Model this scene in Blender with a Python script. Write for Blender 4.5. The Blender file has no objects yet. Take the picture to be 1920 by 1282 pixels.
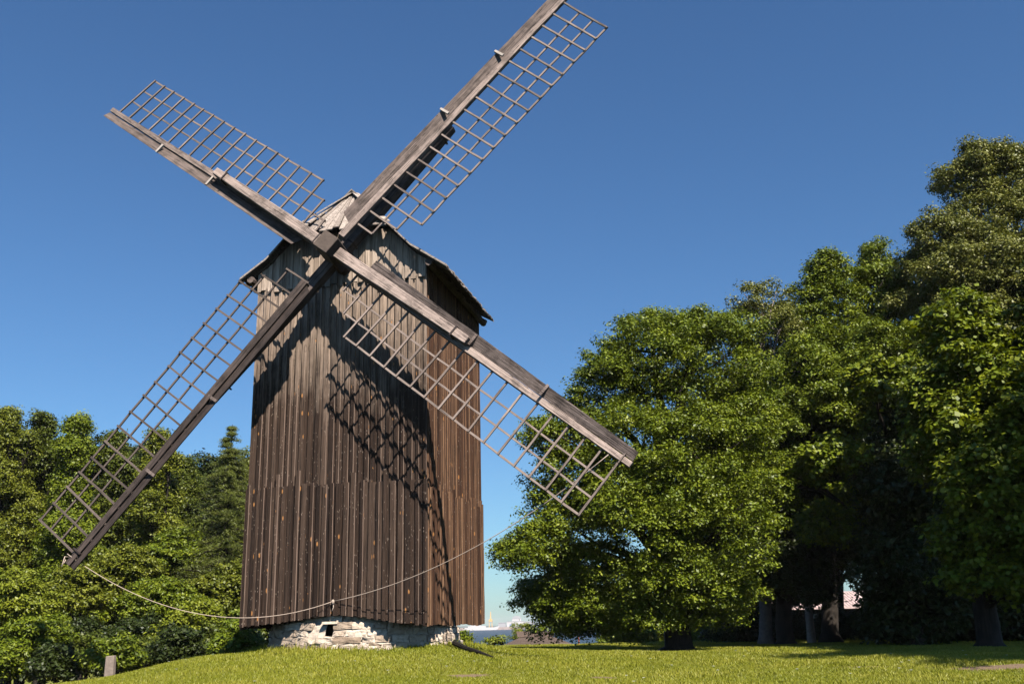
import bpy, math, random
import numpy as np
from mathutils import Matrix, Vector
R = math.radians
sc = bpy.context.scene
col = sc.collection
random.seed(7); rng = np.random.default_rng(11)
EYE = 1.62                                   # eye height above the ground under the camera
F = 1885.1; PITCH = 0.2742; ROLL = -0.0219
# ------------------------------------------------------------------ camera
def Rx(a): c, s = math.cos(a), math.sin(a); return np.array([[1,0,0],[0,c,-s],[0,s,c]])
def Ry(a): c, s = math.cos(a), math.sin(a); return np.array([[c,0,s],[0,1,0],[-s,0,c]])
def Rz(a): c, s = math.cos(a), math.sin(a); return np.array([[c,-s,0],[s,c,0],[0,0,1]])
Q = Ry(ROLL) @ Rx(-PITCH)
cam = bpy.data.objects.new('camera', bpy.data.cameras.new('camera')); col.objects.link(cam)
cam.matrix_world = Matrix(((Q[0][0], Q[2][0], -Q[1][0], 0), (Q[0][1], Q[2][1], -Q[1][1], 0),
                           (Q[0][2], Q[2][2], -Q[1][2], EYE), (0, 0, 0, 1)))
cam.data.sensor_width = 36; cam.data.lens = 36*F/1920
cam.data.clip_start = .1; cam.data.clip_end = 20000
sc.camera = cam
# ------------------------------------------------------------------ sky and sun
SUN_AZ, SUN_EL = 152.8, 46.0                 # azimuth clockwise from +Y (the way the camera looks)
w = bpy.data.worlds.new('World'); sc.world = w; w.use_nodes = True
nt = w.node_tree; bgn = nt.nodes['Background']
sky = nt.nodes.new('ShaderNodeTexSky'); sky.sky_type = 'NISHITA'; sky.sun_disc = False
sky.sun_elevation = R(SUN_EL); sky.sun_rotation = R(SUN_AZ)
sky.air_density = 1.1; sky.dust_density = 0.25; sky.ozone_density = 3.0; sky.altitude = 0
tint = nt.nodes.new('ShaderNodeMix'); tint.data_type = 'RGBA'; tint.blend_type = 'MULTIPLY'; tint.inputs[0].default_value = 1
tint.inputs[7].default_value = (.61, .885, 1.14, 1)
nt.links.new(sky.outputs[0], tint.inputs[6]); nt.links.new(tint.outputs[2], bgn.inputs[0]); bgn.inputs[1].default_value = 0.05
sd = bpy.data.lights.new('sun', 'SUN'); sd.energy = 5.0; sd.angle = R(.53); sd.color = (1, .93, .84)
so = bpy.data.objects.new('sun', sd); col.objects.link(so)
sv = Vector((math.sin(R(SUN_AZ))*math.cos(R(SUN_EL)), math.cos(R(SUN_AZ))*math.cos(R(SUN_EL)), math.sin(R(SUN_EL))))
so.rotation_euler = sv.to_track_quat('Z', 'Y').to_euler(); so.location = (0, 0, 40)
sc.view_settings.view_transform = 'Standard'; sc.view_settings.look = 'None'
sc.view_settings.exposure = 1.05; sc.view_settings.gamma = 1
sc.cycles.diffuse_bounces = 0; sc.cycles.transmission_bounces = 3; sc.cycles.max_bounces = 6
sc.render.resolution_x = 1024; sc.render.resolution_y = 683

# ------------------------------------------------------------------ helpers
def tag(o, label=None, cat=None, group=None, kind=None):
    if label: o['label'] = label
    if cat: o['category'] = cat
    if group: o['group'] = group
    if kind: o['kind'] = kind
    return o
def empty(name, loc, rz=0):
    o = bpy.data.objects.new(name, None); o.location = loc; o.rotation_euler = (0, 0, rz)
    o.empty_display_size = .3; col.objects.link(o); return o
class MB:
    """collects polygons with a per-face tone"""
    def __init__(s): s.v = []; s.f = []; s.t = []; s.sm = False
    def poly(s, pts, faces, tone=.5):
        b = len(s.v); s.v += [tuple(p) for p in pts]
        s.f += [tuple(b+i for i in f) for f in faces]; s.t += [tone]*len(faces)
    def box(s, x0, x1, y0, y1, z0, z1, tone=.5, jit=0):
        P = [(x, y, z) for z in (z0, z1) for y in (y0, y1) for x in (x0, x1)]
        if jit: P = [tuple(c+random.uniform(-jit, jit) for c in p) for p in P]
        s.poly(P, [(0,2,3,1),(4,5,7,6),(0,1,5,4),(2,6,7,3),(0,4,6,2),(1,3,7,5)], tone)
    def hexa(s, P, tone=.5):                 # 8 points, bottom ring then top ring
        s.poly(P, [(3,2,1,0),(4,5,6,7),(0,1,5,4),(1,2,6,5),(2,3,7,6),(3,0,4,7)], tone)
    def tube(s, pts, rad, n=8, tone=.5, cap=True):
        pts = [Vector(p) for p in pts]; b = len(s.v); m = len(pts)
        up = Vector((0, 0, 1)); pn = None
        for i, p in enumerate(pts):
            d = (pts[min(i+1, m-1)]-pts[max(i-1, 0)]).normalized()
            if pn is None: pn = d.cross(up if abs(d.z) < .9 else Vector((1, 0, 0))).normalized()
            else: pn = (pn-d*pn.dot(d)).normalized()
            q = d.cross(pn); r = rad[i] if hasattr(rad, '__len__') else rad
            for k in range(n):
                a = 2*math.pi*k/n; s.v.append(tuple(p+(pn*math.cos(a)+q*math.sin(a))*r))
        for i in range(m-1):
            for k in range(n):
                s.f.append((b+i*n+k, b+i*n+(k+1) % n, b+(i+1)*n+(k+1) % n, b+(i+1)*n+k)); s.t.append(tone)
        if cap:
            s.f.append(tuple(b+k for k in range(n))[::-1]); s.f.append(tuple(b+(m-1)*n+k for k in range(n))); s.t += [tone, tone]
    def build(s, name, mat, parent=None, smooth=False, bevel=0):
        me = bpy.data.meshes.new(name); me.from_pydata(s.v, [], s.f); me.update()
        a = me.attributes.new('tone', 'FLOAT', 'FACE'); a.data.foreach_set('value', s.t)
        me.materials.append(mat)
        if smooth: me.shade_smooth()
        o = bpy.data.objects.new(name, me); col.objects.link(o)
        if parent: o.parent = parent
        if bevel:
            m = o.modifiers.new('bevel', 'BEVEL'); m.width = bevel; m.segments = 1; m.limit_method = 'ANGLE'
        return o
def fast_mesh(name, V, nper, tone, mat, parent=None):
    """V (n*nper,3) independent polygons of nper corners"""
    V = np.ascontiguousarray(V, dtype=np.float32); n = len(V)//nper
    me = bpy.data.meshes.new(name)
    me.vertices.add(len(V)); me.vertices.foreach_set('co', V.ravel())
    me.loops.add(len(V)); me.loops.foreach_set('vertex_index', np.arange(len(V), dtype=np.int32))
    me.polygons.add(n); me.polygons.foreach_set('loop_start', np.arange(0, len(V), nper, dtype=np.int32))
    a = me.attributes.new('tone', 'FLOAT', 'FACE'); a.data.foreach_set('value', np.asarray(tone, dtype=np.float32))
    me.update(); me.validate()
    me.materials.append(mat)
    o = bpy.data.objects.new(name, me); col.objects.link(o)
    if parent: o.parent = parent
    return o
# node shorthand
class N:
    def __init__(s, name):
        s.m = bpy.data.materials.new(name); s.m.use_nodes = True; s.t = s.m.node_tree
        s.b = s.t.nodes['Principled BSDF']; s.out = s.t.nodes['Material Output']
    def n(s, ty, **k):
        x = s.t.nodes.new(ty)
        for a, b in k.items(): setattr(x, a, b)
        return x
    def l(s, a, b): s.t.links.new(a, b)
    def val(s, x):
        if hasattr(x, 'links'): return x
        v = s.n('ShaderNodeValue'); v.outputs[0].default_value = x; return v.outputs[0]
    def math(s, op, a, b=0., c=None, clamp=False):
        x = s.n('ShaderNodeMath', operation=op, use_clamp=clamp)
        for i, q in enumerate((a, b) if c is None else (a, b, c)):
            if hasattr(q, 'links'): s.l(q, x.inputs[i])
            else: x.inputs[i].default_value = q
        return x.outputs[0]
    def ramp(s, f, stops, interp='LINEAR'):
        x = s.n('ShaderNodeValToRGB'); e = x.color_ramp.elements; x.color_ramp.interpolation = interp
        while len(e) < len(stops): e.new(.5)
        for i, (p, c) in enumerate(stops):
            e[i].position = p; e[i].color = (*c, 1) if len(c) == 3 else c
        s.l(f, x.inputs[0]); return x.outputs[0]
    def mix(s, f, a, b, mode='MIX'):
        x = s.n('ShaderNodeMix', data_type='RGBA', blend_type=mode)
        for i, q in ((0, f), (6, a), (7, b)):
            if hasattr(q, 'links'): s.l(q, x.inputs[i])
            elif i == 0: x.inputs[0].default_value = q
            else: x.inputs[i].default_value = (*q, 1)
        return x.outputs[2]
    def noise(s, vec, scale, detail=4, rough=.6, dist=0.):
        x = s.n('ShaderNodeTexNoise'); x.inputs['Scale'].default_value = scale
        x.inputs['Detail'].default_value = detail; x.inputs['Roughness'].default_value = rough
        x.inputs['Distortion'].default_value = dist
        if vec is not None: s.l(vec, x.inputs['Vector'])
        return x.outputs['Fac']
    def coord(s, scale=(1, 1, 1), tone_shift=0., which='Object'):
        tc = s.n('ShaderNodeTexCoord'); mp = s.n('ShaderNodeMapping'); mp.inputs['Scale'].default_value = scale
        s.l(tc.outputs[which], mp.inputs['Vector'])
        if tone_shift:
            at = s.tone(); m = s.math('MULTIPLY', at, tone_shift)
            cx = s.n('ShaderNodeCombineXYZ'); s.l(m, cx.inputs[0]); s.l(m, cx.inputs[1]); s.l(m, cx.inputs[2])
            s.l(cx.outputs[0], mp.inputs['Location'])
        return mp.outputs[0]
    def tone(s):
        a = s.n('ShaderNodeAttribute'); a.attribute_name = 'tone'; return a.outputs['Fac']
    def bump(s, h, strength=.3, dist=.01):
        x = s.n('ShaderNodeBump'); x.inputs['Strength'].default_value = strength; x.inputs['Distance'].default_value = dist
        s.l(h, x.inputs['Height']); s.l(x.outputs[0], s.b.inputs['Normal'])

def wood(name, axis, dark, mid, light, knots=0., grade=None, rough=.85, bump=.5, edge=None, cracks=False):
    """weathered timber: grain along axis; dark/mid/light plank colours picked by tone; grade = (z0,z1,pale) weathering with height"""
    m = N(name); sc_ = [26, 26, 26]; sc_[axis] = 1.1
    g = m.coord(sc_, 37.)
    n1 = m.noise(g, 1, 6, .65, .3)
    sc2 = [90, 90, 90]; sc2[axis] = 3.
    n2 = m.noise(m.coord(sc2, 91.), 1, 3, .6)
    n3 = m.noise(m.coord((1.3, 1.3, 1.3), 5.), 1, 3)
    t = m.tone()
    c = m.ramp(t, [(0, dark), (.42, mid), (.8, light), (1, edge)] if edge else [(0, dark), (.5, mid), (1, light)])
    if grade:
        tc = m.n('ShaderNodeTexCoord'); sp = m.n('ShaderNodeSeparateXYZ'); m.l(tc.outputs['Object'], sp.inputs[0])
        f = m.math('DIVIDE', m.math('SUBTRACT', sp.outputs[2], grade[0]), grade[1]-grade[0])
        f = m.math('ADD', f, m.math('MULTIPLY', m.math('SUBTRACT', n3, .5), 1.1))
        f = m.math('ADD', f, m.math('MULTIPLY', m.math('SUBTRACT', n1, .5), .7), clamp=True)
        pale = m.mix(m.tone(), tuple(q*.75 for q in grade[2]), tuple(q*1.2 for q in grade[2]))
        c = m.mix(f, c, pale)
    f1 = m.ramp(n1, [(.32, (.22,)*3), (.45, (.8,)*3), (.6, (1.05,)*3), (.75, (1.5,)*3)])
    c = m.mix(1., c, f1, 'MULTIPLY')
    f2 = m.ramp(n2, [(.34, (.45,)*3), (.45, (1.,)*3), (.7, (1.12,)*3)])
    c = m.mix(.8, c, f2, 'MULTIPLY')
    if cracks:
        sck = [34, 34, 34]; sck[axis] = .55
        nk = m.noise(m.coord(sck, 53.), 1, 2, .5)
        ck = m.math('LESS_THAN', m.math('ABSOLUTE', m.math('SUBTRACT', nk, .5)), .017)
        ck = m.math('MULTIPLY', ck, m.math('GREATER_THAN', m.noise(m.coord((2, 2, 2), 9.), 1, 2), .46))
        c = m.mix(m.math('MULTIPLY', ck, .85), c, (.018, .013, .010))
        st = m.ramp(m.noise(m.coord((2.2, 2.2, 2.2), 31.), 1, 4, .65), [(.36, (.55,)*3), (.52, (1.,)*3), (.7, (1.12,)*3)])
        c = m.mix(1., c, st, 'MULTIPLY')
    if knots:
        sk = [7, 7, 7]; sk[axis] = 2.6
        vo = m.n('ShaderNodeTexVoronoi'); vo.inputs['Scale'].default_value = 1.; m.l(m.coord(sk, 13.), vo.inputs['Vector'])
        k = m.ramp(vo.outputs['Distance'], [(.0, (1,)*3), (.10, (1,)*3), (.16, (0,)*3)])
        pick = m.math('GREATER_THAN', m.noise(m.coord((3, 3, 1.1), 3.), 1, 1), .53)
        c = m.mix(m.math('MULTIPLY', m.math('MULTIPLY', k, pick), knots), c, (.42, .19, .06))
        sk3 = [34, 34, 34]; sk3[axis] = 9.
        v3 = m.n('ShaderNodeTexVoronoi'); v3.inputs['Scale'].default_value = 1.; m.l(m.coord(sk3, 7.), v3.inputs['Vector'])
        k3 = m.math('MULTIPLY', m.math('LESS_THAN', v3.outputs['Distance'], .17), m.math('GREATER_THAN', m.noise(m.coord((9, 9, 3), 21.), 1, 2), .52))
        c = m.mix(m.math('MULTIPLY', k3, .75), c, (.30, .23, .18))
        k2 = m.ramp(vo.outputs['Distance'], [(.0, (0,)*3), (.15, (0,)*3), (.19, (1,)*3), (.26, (0,)*3)])
        c = m.mix(m.math('MULTIPLY', k2, .5), c, (.03, .02, .015))
    m.l(c, m.b.inputs['Base Color']); m.b.inputs['Roughness'].default_value = rough
    m.b.inputs['Specular IOR Level'].default_value = .25
    m.bump(m.math('ADD', n1, m.math('MULTIPLY', n2, .5)), bump, .012)
    return m.m
def plain(name, c, rough=.8, var=.25, scale=6., bump=0., emit=None):
    m = N(name); n = m.noise(m.coord(), scale, 5)
    f = m.ramp(n, [(.25, tuple(q*(1-var) for q in c)), (.75, tuple(min(1, q*(1+var)) for q in c))])
    m.l(f, m.b.inputs['Base Color']); m.b.inputs['Roughness'].default_value = rough
    m.b.inputs['Specular IOR Level'].default_value = .3
    if bump: m.bump(n, bump, .02)
    return m.m
def leaf_mat(name, a, b, c, trans=.35):
    m = N(name); t = m.tone()
    k = m.ramp(t, [(0, a), (.5, b), (1, c)])
    k = m.mix(m.math('MULTIPLY', m.noise(m.coord(), .55, 3), .55), k, tuple(q*.55 for q in b))
    m.l(k, m.b.inputs['Base Color']); m.b.inputs['Roughness'].default_value = .5
    m.b.inputs['Specular IOR Level'].default_value = .35
    tr = m.n('ShaderNodeBsdfTranslucent'); m.l(m.mix(1., k, (1.5, 1.5, .5), 'MULTIPLY'), tr.inputs[0])
    mx = m.n('ShaderNodeMixShader'); mx.inputs[0].default_value = trans
    m.l(m.b.outputs[0], mx.inputs[1]); m.l(tr.outputs[0], mx.inputs[2]); m.l(mx.outputs[0], m.out.inputs[0])
    return m.m

# faint sea haze: one even volume round the whole place
hz = bpy.data.meshes.new('haze'); hx0, hx1, hy0, hy1, hz0, hz1 = -2600, 2600, -90, 3100, EYE-16, 21
hz.from_pydata([(x, y, z) for z in (hz0, hz1) for y in (hy0, hy1) for x in (hx0, hx1)], [], [(0,2,3,1),(4,5,7,6),(0,1,5,4),(2,6,7,3),(0,4,6,2),(1,3,7,5)])
m = bpy.data.materials.new('haze_air'); m.use_nodes = True; m.node_tree.nodes.remove(m.node_tree.nodes['Principled BSDF'])
vp = m.node_tree.nodes.new('ShaderNodeVolumePrincipled'); vp.inputs['Density'].default_value = .0001; vp.inputs['Color'].default_value = (1, .93, .97, 1)
m.node_tree.links.new(vp.outputs[0], m.node_tree.nodes['Material Output'].inputs['Volume']); hz.materials.append(m)
hzo = bpy.data.objects.new('haze', hz); col.objects.link(hzo); tag(hzo, 'pale sea haze fading the far shore', 'haze', kind='stuff')

M = {}
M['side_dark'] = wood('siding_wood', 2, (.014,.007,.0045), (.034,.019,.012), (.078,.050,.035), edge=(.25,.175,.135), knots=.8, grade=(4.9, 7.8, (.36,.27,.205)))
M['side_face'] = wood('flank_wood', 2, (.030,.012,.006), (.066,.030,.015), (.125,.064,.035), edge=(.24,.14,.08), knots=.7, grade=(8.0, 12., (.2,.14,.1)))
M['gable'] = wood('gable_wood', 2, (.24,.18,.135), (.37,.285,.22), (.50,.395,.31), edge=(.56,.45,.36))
M['roof'] = wood('roof_wood', 1, (.15,.125,.105), (.24,.20,.17), (.36,.30,.26))
M['hood'] = wood('hood_wood', 1, (.24,.195,.165), (.32,.265,.225), (.40,.335,.29))
M['spar'] = wood('spar_wood', 0, (.045,.032,.027), (.19,.145,.125), (.42,.325,.275), bump=1., cracks=True)
M['bar'] = wood('bar_wood', 0, (.075,.058,.048), (.17,.13,.11), (.30,.235,.20))
M['hub'] = plain('hub_endgrain', (.085,.064,.052), .9, .3, 11, .15)
M['peg'] = plain('peg_wood', (.36,.31,.27), .8)
M['iron'] = plain('rusty_iron', (.035,.025,.022), .6)
M['rope'] = plain('rope_fibre', (.42,.33,.26), .9, .2, 60)

# ------------------------------------------------------------------ ground
MX, MY, YAW = -3.891, 21.865, -0.2163        # middle of the mill's front wall, its turn
cy_, sy_ = math.cos(YAW), math.sin(YAW)
W2, D = 2.043, 4.63
MCX, MCY = MX - sy_*D/2, MY + cy_*D/2        # centre of the mill
def sstep(a, b, x):
    t = np.clip((x-a)/(b-a), 0, 1); return t*t*(3-2*t)
def gz(x, y):
    x = np.asarray(x, float); y = np.asarray(y, float)
    z = np.interp(y, [-60, 0, 14, 20, 50, 60, 75, 110, 160, 400], [-3., -1.62, -.90, -.78, -.90, -2.2, -5., -10.5, -13, -14])
    ml = sstep(0, 1, (-x-.055*y)/6.)*sstep(44, 52, y); z = z*(1-ml)+(-1.9)*ml
    mr = sstep(0, 1, (x-.19*y)/5.)*sstep(44, 52, y); z = z*(1-mr)+(-.95)*mr
    r2 = (x-MCX)**2+(y-MCY)**2
    z = z + .50*np.exp(-r2/(2*3.4**2)) - .10*np.exp(-((x-.2)**2/1.6+(y-22.5)**2/9.))
    lf = np.clip(-x-6.5, 0, 40)
    z = z - .10*lf*sstep(5, 18, y) + .0009*lf*lf*sstep(5, 18, y)
    z = z + .035*np.sin(x*.9+1.3)*np.sin(y*.7) + .02*np.sin(x*2.3+y*1.1)
    return z + EYE
def g(x, y): return float(gz(x, y))
xs = np.unique(np.concatenate([np.linspace(-400, -30, 20), np.linspace(-30, 40, 176), np.linspace(40, 400, 20)]))
ys = np.unique(np.concatenate([np.linspace(-60, 8, 18), np.linspace(8, 60, 150), np.linspace(60, 400, 40)]))
X, Y = np.meshgrid(xs, ys); Z = gz(X, Y)
V = np.stack([X.ravel(), Y.ravel(), Z.ravel()], 1)
nx = len(xs); fs = [(j*nx+i, j*nx+i+1, (j+1)*nx+i+1, (j+1)*nx+i) for j in range(len(ys)-1) for i in range(nx-1)]
me = bpy.data.meshes.new('ground'); me.from_pydata(V.tolist(), [], fs); me.shade_smooth()
def patch_mask(m, tc, cx, cy, rx, ry):
    """soft uneven bare-earth patch centred on cx,cy"""
    mp = m.n('ShaderNodeMapping'); mp.inputs['Location'].default_value = (-cx/rx, -cy/ry, 0); mp.inputs['Scale'].default_value = (1/rx, 1/ry, 0)
    m.l(tc, mp.inputs['Vector'])
    ln = m.n('ShaderNodeVectorMath', operation='LENGTH'); m.l(mp.outputs[0], ln.inputs[0])
    a = m.math('ADD', ln.outputs['Value'], m.math('MULTIPLY', m.math('SUBTRACT', m.noise(tc, 2.2, 5, .7), .5), 2.0))
    return m.ramp(a, [(.55, (1,)*3), (.95, (0,)*3)])
m = N('lawn'); tc = m.coord()
n1 = m.noise(tc, .35, 5, .6); n2 = m.noise(tc, 3.5, 5, .7); n3 = m.noise(tc, 30, 4, .7)
c = m.ramp(n1, [(.3, (.10,.135,.012)), (.5, (.17,.18,.018)), (.7, (.25,.225,.035))])
c = m.mix(m.ramp(n2, [(.4, (0,)*3), (.75, (.8,)*3)]), c, (.23,.21,.06))
c = m.mix(m.ramp(n3, [(.35, (.6,)*3), (.55, (0,)*3)]), c, (.05,.075,.012))
for (px_, py_, rx_, ry_) in ((8.6, 17.5, 2.2, .5), (1.35, 16.8, .35, .35), (-.9, 17.6, .5, .3), (6.2, 17.9, 1.0, .25)):
    c = m.mix(m.math('MULTIPLY', patch_mask(m, tc, px_, py_, rx_, ry_), .9), c, (.20,.135,.095))
m.l(c, m.b.inputs['Base Color']); m.b.inputs['Roughness'].default_value = .95; m.b.inputs['Specular IOR Level'].default_value = .1
m.bump(m.math('ADD', n2, n3), .8, .05)
me.materials.append(m.m)
ground = bpy.data.objects.new('ground', me); col.objects.link(ground); tag(ground, kind='structure')

# grass blades over the part of the lawn near enough to read as blades
def grass(n, seed, y0=12.5, y1=46):
    r = np.random.default_rng(seed)
    y = y0*(y1/y0)**r.random(n); x = (r.random(n)*1.16-.58)*y*.98
    keep = ((x-MCX)**2+(y-MCY)**2) > 1.75**2; x, y = x[keep], y[keep]
    for (px_, py_, rx_, ry_) in ((8.6, 17.5, 1.9, .42), (1.35, 16.8, .3, .3), (-.9, 17.6, .45, .25), (6.2, 17.9, .8, .2)):
        k = ((x-px_)/rx_)**2+((y-py_)/ry_)**2 > .4+r.random(len(x))*1.0; x, y = x[k], y[k]
    z = gz(x, y)
    patch = .5+.5*np.sin(x*1.3+2*np.sin(y*.8))*np.sin(y*1.7+np.sin(x*.6))
    near = np.exp(-(((x-MCX)**2+(y-MCY)**2)**.5-2.2)**2/.35)
    h = (.016+.034*r.random(len(x))*(.4+patch))*(1+3.6*near*r.random(len(x))**2)*(1+.012*(y-12))
    wd = .004+.0004*y
    a = r.random(len(x))*2*np.pi; l = r.normal(0, .45, (2, len(x)))
    V = np.empty((len(x), 3, 3))
    V[:, 0] = np.stack([x-np.cos(a)*wd, y-np.sin(a)*wd, z-.01], 1)
    V[:, 1] = np.stack([x+np.cos(a)*wd, y+np.sin(a)*wd, z-.01], 1)
    V[:, 2] = np.stack([x+l[0]*h, y+l[1]*h, z+h], 1)
    t = np.clip(.25+.5*patch*r.random(len(x))+.35*r.random(len(x)), 0, 1)
    return V.reshape(-1, 3), t
gm = leaf_mat('grass_blades', (.115,.155,.008), (.225,.235,.014), (.43,.385,.06), .25)
V, t = grass(650000, 3)
tag(fast_mesh('lawn_grass', V, 3, t, gm), 'short mown yellow green grass covering the sunny lawn', 'grass', kind='stuff')

# daisies
dm = MB(); dm.tube([(0, 0, 0), (0, 0, .055)], .0025, 4)
dz = MB()
for k in range(9):
    a = k*2*math.pi/9; b = a+.55
    dz.poly([(0, 0, .056), (.024*math.cos(a), .024*math.sin(a), .06), (.026*math.cos((a+b)/2), .026*math.sin((a+b)/2), .061), (.024*math.cos(b), .024*math.sin(b), .06)], [(0, 1, 2, 3)])
mdaisy = plain('daisy_petal', (.8,.8,.78), .6, .05); mstem = plain('daisy_stem', (.06,.12,.02))
d0 = None
for i in range(60):
    y = 12.8*(2.0)**random.random(); x = random.uniform(-.42, .52)*y*.9
    if (x-MCX)**2+(y-MCY)**2 < 6: continue
    if d0 is None:
        d0 = empty('daisy', (x, y, g(x, y))); tag(d0, 'tiny white daisy flower in the mown lawn', 'flower', 'white daisies scattered over the lawn')
        a = dz.build('petals', mdaisy, d0); b = dm.build('stem', mstem, d0)
    else:
        o = d0.copy(); col.objects.link(o); o.location = (x, y, g(x, y))
        for ch in (a, b):
            c2 = ch.copy(); col.objects.link(c2); c2.parent = o

# ------------------------------------------------------------------ water and far shore
m = N('sea_water'); n = m.noise(m.coord((.05, .12, 1)), 1, 6, .65)
m.l(m.ramp(n, [(.35, (.004,.020,.034)), (.65, (.012,.040,.062))]), m.b.inputs['Base Color'])
m.b.inputs['Roughness'].default_value = .55; m.bump(m.noise(m.coord((.25, .6, 1)), 1, 5), .6, 1.)
me = bpy.data.meshes.new('sea'); SEA = EYE-9
me.from_pydata([(-2500, 75, SEA), (2500, 75, SEA), (2500, 3000, SEA), (-2500, 3000, SEA)], [], [(0, 1, 2, 3)]); me.materials.append(m.m)
sea = bpy.data.objects.new('sea', me); col.objects.link(sea); tag(sea, kind='structure')
# far shore at 2300 m: px -> metres
FD = 2300.
def fx(px): return (px-960)/1958*FD-.0*FD
def fz(py): return EYE+(1169.5-py)/1958*FD
b = MB()
b.poly([(-1500, FD+30, SEA-1), (1500, FD+30, SEA-1), (1500, FD+600, SEA-1), (-1500, FD+600, SEA-1),
        (-1500, FD+45, SEA+3), (1500, FD+45, SEA+3), (1500, FD+600, SEA+9), (-1500, FD+600, SEA+9)], [(4, 5, 6, 7), (0, 1, 5, 4)])
land = b.build('far_shore', plain('shore_land', (.10,.13,.11), .9, .2, .01)); tag(land, kind='structure')
mw = plain('far_white', (.50,.48,.47), .7, .06, .03); mg = plain('far_grey', (.32,.32,.33), .7, .1, .05)
mb_ = plain('far_blue_door', (.12,.19,.32), .6, .1, .05); mq = plain('quay_concrete', (.34,.27,.24), .9, .2, .05)
q = MB(); q.box(fx(700), fx(971), FD-40, FD-20, SEA-1, SEA+5.5)
for i in range(24): q.box(fx(700)+i*13, fx(700)+i*13+3, FD-41.5, FD-40.003, SEA-1, SEA+4.4)
tag(q.build('harbour_quay', mq), 'long low brownish stone quay across the water', 'quay')
def far_building(px0, px1, top, depth, label, mat, doors=(), roof='flat', yoff=60):
    e = empty('warehouse', (fx((px0+px1)/2), FD+yoff, SEA+3)); tag(e, label, 'warehouse', 'buildings on the far shore')
    hw = (fx(px1)-fx(px0))/2; h = fz(top)-SEA-3
    q = MB(); q.box(-hw, hw, 0, depth, -2, h); q.build('wall', mat, e)
    q = MB()
    if roof == 'arch':
        P = [(hw*1.02*math.cos(math.pi*k/8), h+h*.35*math.sin(math.pi*k/8)) for k in range(9)]
        q.poly([(x, -.5, z) for x, z in P]+[(x, depth+.5, z) for x, z in P], [tuple(range(9))[::-1], tuple(range(9, 18))]+[(k, k+1, k+10, k+9) for k in range(8)])
    else: q.box(-hw-.6, hw+.6, -.6, depth+.6, h+.003, h+1.0)
    q.build('roof', mg, e)
    for dx in doors:
        q = MB(); q.box(dx-4.5, dx+4.5, -.35, -.003, 0, h*.6); q.build('door', mb_, e)
    return e
far_building(938, 972, 1163, 40, 'long white harbour shed with two blue doors behind the quay', mw, (-9, 9))
far_building(948, 966, 1157.5, 60, 'pale arched-roof hall rising behind the white harbour shed', mw, (), 'arch', 150)
far_building(972, 990, 1164, 30, 'low pale shed at the right end of the far quay', mg, (3,))
far_building(922, 936, 1165, 25, 'small pale block behind the bow of the far white ship', mg, ())
# ship
e = empty('ship', (fx(893), FD-55, SEA)); tag(e, 'long white ship moored along the far quay', 'ship')
L = (fx(928)-fx(862)); q = MB()
prof = [(-L/2, 3.5), (-L/2+3, 5.5), (L/2-12, 5.5), (L/2, 8.5), (L/2-4, 2.), (L/2-9, -1), (-L/2+2, -1)]
q.poly([(x, -5, z) for x, z in prof]+[(x, 5, z) for x, z in prof], [tuple(range(7))[::-1], tuple(range(7, 14))]+[(k, (k+1) % 7, (k+1) % 7+7, k+7) for k in range(7)]); q.build('hull', mw, e)
q = MB(); q.box(-L*.38, L*.12, -4, 4, 5.503, 9); q.box(-L*.3, -L*.02, -3, 3, 9, 12); q.build('superstructure', mw, e)
q = MB(); q.box(-L*.2, -L*.14, -2, 2, 12.003, 15); q.build('funnel', mb_, e)
# crane
e = empty('harbour_crane', (fx(909), FD-28, SEA+5.5)); tag(e, 'yellow harbour crane standing by the corner of the mill', 'crane')
my = plain('crane_yellow', (.62,.38,.12), .6, .1, .1); q = MB()
for sx in (-3, 3): q.box(sx-.7, sx+.7, -.8, .8, 0, 12)
q.box(-4, 4, -2, 2, 12, 17); q.build('portal', my, e)
q = MB(); q.hexa([(-1.5, -1, 17), (1.5, -1, 17), (1.5, 1, 17), (-1.5, 1, 17), (-.2, -.6, 33), (.9, -.6, 33), (.9, .6, 33), (-.2, .6, 33)]); q.build('jib', my, e)

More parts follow.
